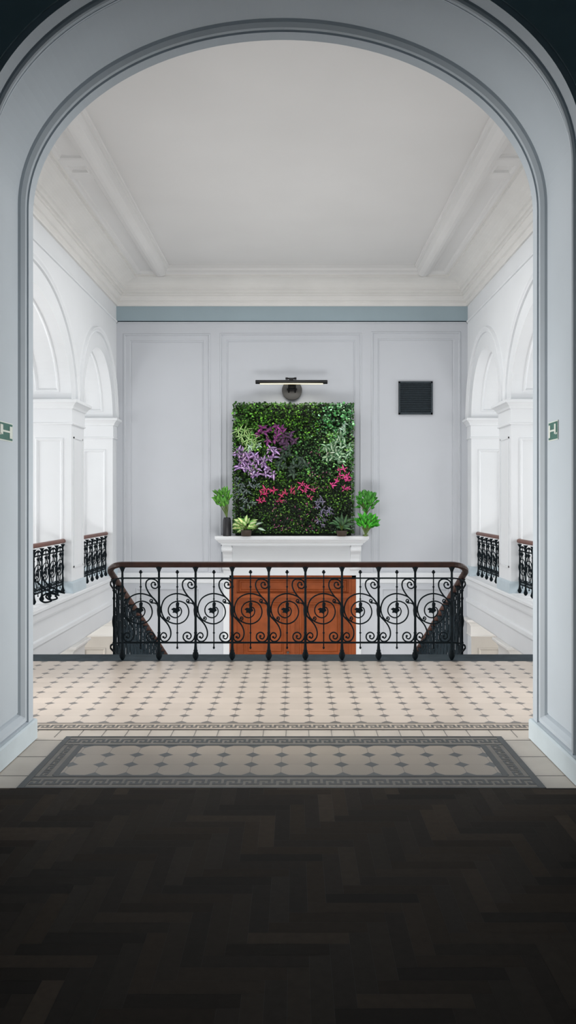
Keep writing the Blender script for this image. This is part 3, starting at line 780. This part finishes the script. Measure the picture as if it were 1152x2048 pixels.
# dark square grille
gx0, gx1, gz0, gz1 = bx(797), bx(865), bz(829), bz(763)
gr = empty('vent_grille', ((gx0+gx1)/2, YB, gz0), 'dark square ventilation grille on the right panel of the back wall', 'vent')
mb = MB()
for (a, b, c_, e_) in ((gx0, gx1, gz1-.03, gz1), (gx0, gx1, gz0, gz0+.03), (gx0, gx0+.03, gz0, gz1), (gx1-.03, gx1, gz0, gz1)): mb.box(a, b, YB-.02, YB+.03, c_, e_)
part(mb, 'frame', M['grille'], gr)
mb = MB(); mb.box(gx0+.01, gx1-.01, YB+.012, YB+.02, gz0+.01, gz1-.01); part(mb, 'backing', M['grille'], gr)
mb = MB()
for k in range(16):
    z = gz0+.035+k*(gz1-gz0-.07)/16; mb.add([(gx0+.02, YB-.012, z), (gx1-.02, YB-.012, z), (gx1-.02, YB+.012, z+.024), (gx0+.02, YB+.012, z+.024), (gx0+.02, YB-.012, z+.004), (gx1-.02, YB-.012, z+.004), (gx1-.02, YB+.012, z+.028), (gx0+.02, YB+.012, z+.028)], [(0,1,2,3),(4,5,6,7),(0,1,5,4),(1,2,6,5),(2,3,7,6),(3,0,4,7)])
part(mb, 'slats', M['grille'], gr)
# hydrant signs on the jamb panels
def sign(X, s, y0, y1, z0, z1, label, number):
    r = empty('hydrant_sign', (X, (y0+y1)/2, z0), label, 'sign', 'green signs on the arch jambs')
    mb = MB(); mb.box(min(X, X-s*.004), max(X, X-s*.004), y0, y1, z0, z1); part(mb, 'plate', M['green'], r)
    mb = MB(); w, h = y1-y0, z1-z0; xa, xb = sorted((X-s*.0045, X-s*.006))
    # letter, measured from the plate's far edge towards the viewer
    def B(a0, a1, b0, b1): mb.box(xa, xb, y1-a1*w, y1-a0*w, z0+b0*h, z0+b1*h)
    B(.03, .21, .12, .86); B(.21, .66, .46, .57); B(.66, .84, .30, .88); B(.78, .98, .26, .36)
    part(mb, 'lettering', M['white'], r, label='white letter H')
    mb = MB(); mb.box(min(X, X-s*.003), max(X, X-s*.003), y0-.006, y1+.006, z0-.006, z1+.006); part(mb, 'border', M['white'], r)
    return r
sign(AC+AA+.0385, 1, 4.885, 5.055, 1.925, 2.03, 'small green hydrant sign with white H on the right arch jamb', True)
sign(AC-AA-.0385, -1, 4.735, 4.985, 1.915, 2.015, 'small green hydrant sign with white H on the left arch jamb', False)

# ================================================================== PLANTS
class LF:
    """collects leaves: every leaf a folded blade of coloured strips"""
    def __init__(s): s.v = []; s.f = []; s.c = []
    def leaf(s, p, d, up, L, W, edge, mid, curl=.25, fold=.25, segs=4, rib=None):
        p = Vector(p); d = Vector(d).normalized(); up = Vector(up); up = up-d*up.dot(d)
        if up.length < 1e-4: up = Vector((0, -1, .01))-d*(-d.y)
        up.normalize(); sd = d.cross(up).normalized()
        o = len(s.v)
        for i in range(segs+1):
            t = i/segs; w = W*.5*(math.sin(PI*min(1, .06+t*.94)**.8)+.02)
            c = p+d*(L*t*(1-.12*curl*t))-up*(curl*L*t*t)
            for q in (-1, -.45, 0, .45, 1): s.v.append(tuple(c+sd*(w*q)+up*(abs(q)*w*fold)))
        for i in range(segs):
            for k in range(4):
                a = o+i*5+k; s.f.append((a, a+1, a+6, a+5))
                col = edge if k in (0, 3) else mid
                if rib and k in (1, 2): col = rib if (i % 2 == 0) else mid
                s.c.append(col)
    def small(s, p, d, up, L, W, col):
        p = Vector(p); d = Vector(d).normalized(); up = Vector(up); sd = d.cross(up)
        if sd.length < 1e-4: sd = Vector((1, 0, 0))
        sd.normalize(); o = len(s.v); c = p+d*L*.5
        n = sd.cross(d)
        s.v += [tuple(p), tuple(c-sd*W*.5+n*W*.15), tuple(p+d*L*.85-sd*W*.3+n*W*.1), tuple(p+d*L), tuple(p+d*L*.85+sd*W*.3+n*W*.1), tuple(c+sd*W*.5+n*W*.15)]
        s.f += [(o, o+1, o+2, o+3), (o, o+3, o+4, o+5)]; s.c += [col, tuple(x*.8 for x in col)]
    def build(s, name, root, kind=None, label=None):
        m = MB(); lx_, ly_, lz_ = root.location; m.v = [(x-lx_, y-ly_, z-lz_) for x, y, z in s.v]; m.f = s.f; m.smooth = [False]*len(s.f)
        o = m.build(name, M['leaf'], root, s.c, fix=False)
        if kind: o['kind'] = kind
        if label: o['label'] = label
        return o
def jit(c, a=.25):
    f = random.uniform(1-a, 1+a); return tuple(max(.001, x*f*random.uniform(.9, 1.1)) for x in c)
WY = 14.66; KW = WY/1620
def wx(px): return (px-590)*KW
def wz(py): return EYE-(py-1001)*KW
LX0, LX1, LZ0, LZ1 = wx(468), wx(705), STOP+.006, wz(807)
lw = empty('vertical_garden', ((LX0+LX1)/2, 14.75, STOP), 'square vertical garden of green, purple and pink foliage standing on the shelf', 'plant wall')
mb = MB(); mb.box(LX0+.02, LX1-.02, 14.71, 14.86, LZ0, LZ1-.02); part(mb, 'backing_panel', M['backing'], lw)
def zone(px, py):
    """leaf colour and size of the small-leaved carpet at a place on the panel (layout of species, with a glow painted in at upper right)"""
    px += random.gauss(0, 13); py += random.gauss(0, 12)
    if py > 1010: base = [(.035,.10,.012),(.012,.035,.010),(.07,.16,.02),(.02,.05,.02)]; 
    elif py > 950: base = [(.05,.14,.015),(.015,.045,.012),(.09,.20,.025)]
    elif px > 640 and py < 900: base = [(.08,.26,.09),(.12,.36,.12),(.03,.14,.04),(.30,.55,.30)] if py < 870 else [(.14,.30,.07),(.05,.16,.04),(.3,.48,.2)]  # paler greens put the upper-right glow into the leaf colour
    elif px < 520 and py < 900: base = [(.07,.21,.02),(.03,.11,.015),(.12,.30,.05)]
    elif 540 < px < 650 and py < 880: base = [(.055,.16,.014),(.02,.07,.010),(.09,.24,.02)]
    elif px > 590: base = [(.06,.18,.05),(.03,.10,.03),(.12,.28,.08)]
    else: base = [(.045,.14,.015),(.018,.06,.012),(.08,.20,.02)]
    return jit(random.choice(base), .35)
lf = LF()
for k in range(13000):
    px, py = random.uniform(467, 706), random.uniform(806, 1071)
    x, z = wx(px), wz(py)
    a = random.uniform(0, 2*PI); tilt = random.uniform(.15, 1.2)
    d = (math.cos(a)*math.cos(tilt), -math.sin(tilt), math.sin(a)*math.cos(tilt)-.25)
    big = 1.0 if py < 960 else .85
    L = random.uniform(.024, .046)*big*(1.25 if (px < 540 or px > 650) and py < 900 else 1)
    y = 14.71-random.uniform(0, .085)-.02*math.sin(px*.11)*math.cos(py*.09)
    depthf = (.12+1.35*min(1, max(0, (14.71-y)/.085))**1.6)*random.choice((.35, .6, .9, 1.5, 2.0))  # deeper leaves coloured darker, painting in the shade between leaves
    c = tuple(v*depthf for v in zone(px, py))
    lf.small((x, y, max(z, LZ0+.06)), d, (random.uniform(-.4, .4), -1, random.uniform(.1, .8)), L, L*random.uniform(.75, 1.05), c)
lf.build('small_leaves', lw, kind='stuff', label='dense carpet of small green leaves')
# side fringe
lf = LF()
for k in range(900):
    e = random.random()
    if e < .38: x, z = LX0+random.uniform(-.01, .02), random.uniform(LZ0+.03, LZ1); d = (-1, random.uniform(-.8, .2), random.uniform(-.6, .6))
    elif e < .76: x, z = LX1+random.uniform(-.02, .01), random.uniform(LZ0+.03, LZ1); d = (1, random.uniform(-.8, .2), random.uniform(-.6, .6))
    else: x, z = random.uniform(LX0, LX1), LZ1+random.uniform(-.04, .0); d = (random.uniform(-.6, .6), random.uniform(-.8, .2), 1)
    L = random.uniform(.02, .042); lf.small((x, random.uniform(14.64, 14.84), z), d, (0, -1, .5), L, L*.75, jit((.04, .13, .015), .5))
lf.build('edge_leaves', lw, kind='stuff', label='fringe of small green leaves')
def rosette(lf, px, py, n, L, W, edge, mid, rib=None, spread=1.0, y=14.62, curl=.35, droop=0):
    x, z = wx(px), wz(py); ph = random.uniform(0, 2*PI)
    for k in range(n):
        a = ph+2*PI*k/n+random.uniform(-.55, .55); out = random.uniform(.25, .75)*spread
        d = Vector((math.cos(a), -out, math.sin(a)-droop)); l = L*random.uniform(.55, 1.2)
        lf.leaf((x+random.uniform(-.012, .012), y+random.uniform(-.01, .02), z+random.uniform(-.012, .012)), d, (math.cos(a)*.2, -1, .35+math.sin(a)*.2), l, W*random.uniform(.8, 1.15), jit(edge, .35), jit(mid, .45), curl=curl, rib=rib)
def cluster(name, spots, **kw):
    lf = LF(); n = kw.pop('n')
    for (px, py) in spots: rosette(lf, px, py, n + random.randint(-1, 1), **kw)
    return lf.build(name, lw, label=kw.get('label'))
def scatter(poly, n):
    """n roughly even places inside circles (px,py,r)"""
    out = []
    tries = 0
    while len(out) < n and tries < 4000:
        tries += 1; cx, cy, r = random.choice(poly)
        a, q = random.uniform(0, 2*PI), r*math.sqrt(random.random())
        p = (cx+q*math.cos(a), cy+q*math.sin(a))
        if all((p[0]-o_[0])**2+(p[1]-o_[1])**2 > 64 for o_ in out): out.append(p)
    return out
def clus(name, circles, count, n, L, W, edge, mid, label, **kw):
    lf = LF()
    for (px, py) in scatter(circles, count): rosette(lf, min(max(px, 473), 700), py, n, L, W, edge, mid, **kw)
    lf.build(name, lw, label=label)
clus('magenta_leaf_plant', [(522, 862, 9), (540, 858, 8), (555, 866, 12), (545, 880, 10)], 11, 5, .10, .052, (.08, .008, .07), (.27, .05, .21), 'magenta and purple striped leaves')
clus('dusky_leaf_plant', [(577, 872, 10), (568, 890, 10), (585, 878, 6)], 8, 5, .105, .054, (.03, .010, .03), (.12, .045, .12), 'dusky purple leaves')
clus('violet_leaf_plant', [(485, 905, 12), (497, 918, 14), (515, 930, 14), (505, 945, 12), (545, 905, 10), (535, 918, 10), (540, 945, 12), (482, 930, 9)], 26, 5, .11, .056, (.10, .04, .14), (.50, .34, .58), 'violet and silver striped leaves')
clus('dark_leaf_plant', [(572, 905, 12), (590, 920, 14), (605, 930, 12), (585, 940, 12), (560, 930, 8)], 14, 5, .105, .056, (.008, .022, .012), (.045, .085, .05), 'dark green leaves')
clus('glow_variegated_plant', [(675, 880, 13), (665, 895, 14), (690, 900, 14), (680, 915, 15), (660, 912, 9)], 20, 5, .105, .062, (.03, .12, .04), (.40, .55, .36), 'green leaves with pale stripes')  # pale stripes also carry the glow painted in at upper right
clus('spider_plant', [(484, 862, 8), (500, 872, 12), (488, 885, 14), (505, 890, 10)], 9, 9, .14, .016, (.18, .38, .08), (.55, .70, .36), 'narrow pale green blades', curl=.6)
clus('silver_leaf_plant', [(685, 853, 6), (520, 890, 5), (500, 895, 6)], 5, 8, .08, .030, (.30, .45, .36), (.60, .72, .60), 'silvery green leaves')
PK = dict(curl=.1, droop=-.5)
clus('pink_leaf_plant', [(530, 985, 8), (545, 980, 8), (525, 1000, 7)], 7, 5, .085, .026, (.36, .012, .08), (.68, .06, .20), 'narrow pink leaves', **PK)
clus('pink_leaf_plant', [(568, 990, 8), (585, 988, 8), (562, 1002, 5)], 5, 5, .085, .025, (.30, .012, .06), (.55, .06, .16), 'narrow pink leaves', **PK)
clus('pink_leaf_plant', [(605, 975, 8), (612, 995, 7), (625, 980, 8)], 6, 5, .085, .024, (.36, .012, .09), (.65, .08, .26), 'narrow pink leaves', **PK)
clus('pink_leaf_plant', [(694, 977, 7)], 2, 5, .085, .026, (.45, .012, .13), (.75, .09, .32), 'bright pink narrow leaves', **PK)
clus('pink_leaf_plant', [(684, 945, 8), (693, 955, 7), (674, 962, 7), (665, 968, 5)], 8, 5, .085, .026, (.45, .012, .13), (.75, .09, .32), 'bright pink narrow leaves', curl=.1, droop=-.4)
clus('grey_leaf_plant', [(478, 965, 8), (490, 975, 10), (510, 965, 10), (480, 990, 10), (495, 1008, 12)], 17, 5, .07, .036, (.020, .04, .03), (.15, .19, .18), 'dark leaves with grey sheen')
clus('plum_leaf_plant', [(640, 1005, 10), (650, 1025, 12), (643, 1042, 10)], 12, 5, .07, .036, (.03, .03, .05), (.20, .18, .26), 'plum-grey leaves')
lf = LF()
for k in range(170):
    px, py = random.uniform(545, 640), random.uniform(1000, 1065)
    if random.random() < .35: px, py = random.uniform(615, 660), random.uniform(895, 975)
    rosette(lf, px, py, 3, .018, .013, (.30, .05, .16), (.40, .12, .24), y=14.62) if random.random() < .38 else None
lf.build('small_flowers', lw, kind='stuff', label='tiny pink flowers')

# potted plants on the shelf: leaf bushes with visible stems
PY = 14.56; KP = PY/1620
def qx(px): return (px-590)*KP
def qz(py): return EYE-(py-1001)*KP
def bush(root, base, tips, L, W, edge, mid, name='foliage', curl=.35, rib=None, stem=.006, per=1, fold=.25):
    lf = LF(); st = MB()
    bx_, by_, bz_ = base
    for (tx, ty, tz) in tips:
        p0 = Vector(base); p2 = Vector((tx, ty, tz)); p1 = (p0+p2)/2+Vector((0, 0, .03)); p1.x = p0.x+(p2.x-p0.x)*.35
        path = [p0*(1-t)**2+p1*2*t*(1-t)+p2*t*t for t in [k/6 for k in range(7)]]
        st.tube(path, [stem*(1-.5*k/6) for k in range(7)], 5)
        dr_ = (path[-1]-path[-2]).normalized()
        for q in range(per):
            d = dr_+Vector((random.uniform(-.6, .6), random.uniform(-.7, .2), random.uniform(-.5, .45)))*(1 if q else .5)
            lf.leaf(p2, d, (d.x*-.3+random.uniform(-.3, .3), -1, .45), L*random.uniform(.75, 1.2), W*random.uniform(.8, 1.2), jit(edge, .3), jit(mid, .3), curl=curl*random.uniform(.5, 1.4), rib=rib, fold=fold)
    part(st, 'stems', M['stem'], root); lf.build(name, root)
def tips_disc(cx, cz, rx, rz, n, y=PY, dy=.10, zmin=None):
    out = []
    for k in range(n):
        a = 2.39996*k; r = math.sqrt((k+.5)/n)
        out.append((cx+rx*r*math.cos(a)+random.uniform(-.01, .01), y+random.uniform(-dy, dy), cz+rz*r*math.sin(a)+random.uniform(-.01, .01)))
    if zmin: out = [(x, yy, max(z, zmin)) for x, yy, z in out]
    return out
S0 = STOP+.002
# left: tall black vase with a leafy plant
r = empty('vase_plant', (qx(454.5), PY, S0), 'green leafy plant in a tall black vase at the left end of the shelf', 'potted plant')
mb = MB(); vx = qx(454); h = qz(1035)-S0
mb.lathe([(0, 0), (.070, 0), (.075, .01), (.075, h*.5), (.072, h*.85), (.062, h*.97), (.055, h), (.045, h-.01), (0, h-.02)], vx, PY, S0, n=20)
part(mb, 'vase', M['pot'], r)
bush(r, (vx, PY, S0+h-.02), tips_disc(qx(447), qz(998), .135, .15, 26, y=PY-.05, dy=.02), .105, .058, (.04, .17, .015), (.11, .32, .035), per=2)
# left: variegated plant in a low pot
r = empty('potted_pothos', (qx(493), PY-.10, S0), 'low cream and green variegated plant beside the black vase', 'potted plant')
mb = MB(); mb.lathe([(0, 0), (.085, 0), (.10, .10), (.105, .11), (.095, .11), (0, .10)], qx(493), PY-.10, S0, n=18); part(mb, 'pot', M['claypot'], r)
bush(r, (qx(493), PY-.10, S0+.10), tips_disc(qx(490), qz(1050), .14, .07, 17, y=PY-.14, dy=.04, zmin=S0+.13), .13, .085, (.12, .28, .05), (.62, .68, .32), per=1, curl=.5)
bush(r, (qx(505), PY-.12, S0+.10), [(qx(512), PY-.14, qz(1050)), (qx(517), PY-.16, qz(1056))], .13, .06, (.05, .10, .05), (.42, .52, .40), name='pale_leaves', curl=.5)
# right: dark leaved plant in brown pot
r = empty('potted_dracaena', (qx(683), PY-.10, S0), 'dark glossy broad-leaved plant in a brown pot at the lower right of the plant wall', 'potted plant')
mb = MB(); mb.lathe([(0, 0), (.08, 0), (.10, .09), (.105, .10), (.09, .10), (0, .09)], qx(683), PY-.10, S0, n=18); part(mb, 'pot', M['claypot'], r)
bush(r, (qx(683), PY-.10, S0+.09), tips_disc(qx(682), qz(1049), .09, .06, 18, y=PY-.14, dy=.03, zmin=S0+.14), .14, .055, (.020, .06, .025), (.07, .16, .06), per=1, curl=.6)
# right: two bright green bushes, one behind and above the other
r = empty('parlour_plant', (qx(731), PY-.12, S0), 'bright green bushy plant at the right end of the shelf, lower of the two', 'potted plant')
mb = MB(); mb.lathe([(0, 0), (.035, 0), (.040, .03), (.036, .032), (0, .03)], qx(730), PY-.12, S0, n=14); part(mb, 'pot', M['stem'], r)
bush(r, (qx(730), PY-.12, S0+.01), tips_disc(qx(733), qz(1045), .155, .11, 40, y=PY-.14, dy=.05, zmin=S0+.07), .10, .054, (.02, .20, .008), (.06, .40, .018), per=2)
r = empty('parlour_plant', (qx(732), PY+.07, S0), 'bright green bushy plant at the right end of the shelf, upper of the two', 'potted plant')
mb = MB(); mb.lathe([(0, 0), (.06, 0), (.068, .16), (.074, .17), (.06, .17), (0, .16)], qx(732), PY+.07, S0, n=14); part(mb, 'pot', M['white'], r)
mb = MB(); mb.tube([(qx(732), PY+.07, S0+.15), (qx(731), PY+.06, S0+.32), (qx(732), PY+.04, qz(1030))], .014, 6); part(mb, 'trunk', M['stem'], r)
bush(r, (qx(732), PY+.04, qz(1032)), tips_disc(qx(733), qz(1004), .16, .15, 38, y=PY-.02, dy=.04), .10, .052, (.02, .14, .012), (.06, .28, .025), per=2)

# ================================================================== LIGHT
def area(name, loc, rot, sx, sy, power, col=(1, 1, 1), spread=PI):
    l = bpy.data.lights.new(name, 'AREA'); l.shape = 'RECTANGLE'; l.size = sx; l.size_y = sy; l.energy = power; l.color = col
    o = bpy.data.objects.new(name, l); C.objects.link(o); o.location = loc; o.rotation_euler = rot; l.spread = spread; return o
for s, XW, pw in ((-1, XL, 1.1), (1, XR, 1.0)):
    xo = XW+s*(WT+2.42)
    for (a, b, p, zm, zh) in ((6.0, 7.2, 45, 1.7, 2.0), (9.0, 11.2, 95, 1.9, 2.4), (12.6, 14.3, 56, 1.7, 2.2)):
        area('window_daylight', (xo, (a+b)/2, zm), (0, s*PI/2, 0), zh, b-a, p*pw, (1, .995, .985))
    area('lower_daylight', (xo, 11.2, -1.1), (0, s*PI/2, 0), 1.4, 5.5, 190*pw, (1, .985, .95))
area('jamb_fill_light', (XL-.35, 6.25, 1.15), (0, -PI/2, 0), 1.9, 1.3, 66, (1, .945, .885), math.radians(75))  # added fill inside the side arches, narrowed to brighten the jambs
area('jamb_fill_light', (XR+.35, 6.25, 1.15), (0, PI/2, 0), 1.9, 1.3, 47, (1, .945, .885), math.radians(75))
area('lamp_glow', (lx(583), yb_-.03, zb_-.05), (-.35, 0, 0), 1.1, .04, 5, (1, .95, .85))
# added fills: one below the ceiling, one hidden under the landing
area('hall_top_fill', (-.05, 10.4, 5.5), (0, 0, 0), 3.6, 5.0, 165, (1, .995, .985))
area('stairwell_fill', (-.07, 8.25, -1.1), (PI*.56, 0, 0), 3.2, 1.8, 190, (1, .99, .975))
area('room_ambient', (0, -.8, 4.5), (PI*.47, 0, 0), 4, 2, 2.4, (.6, .85, 1))  # added weak blue fill that lifts the dark wall around the arch
w = bpy.data.worlds.new('world'); bpy.context.scene.world = w; w.use_nodes = True
bg = w.node_tree.nodes['Background']; bg.inputs[0].default_value = (.80, .90, 1, 1); bg.inputs[1].default_value = .5

# ================================================================== CAMERA
cam = bpy.data.cameras.new('camera'); co = bpy.data.objects.new('camera', cam); C.objects.link(co)
co.location = (0, 0, EYE); co.rotation_euler = (PI/2, 0, 0)
cam.sensor_fit = 'VERTICAL'; cam.sensor_height = 36; cam.lens = 1620/2048*36
cam.shift_x = -14/2048; cam.shift_y = -23/2048; cam.clip_start = .05
bpy.context.scene.camera = co
sc = bpy.context.scene
sc.view_settings.view_transform = 'Standard'; sc.view_settings.look = 'None'
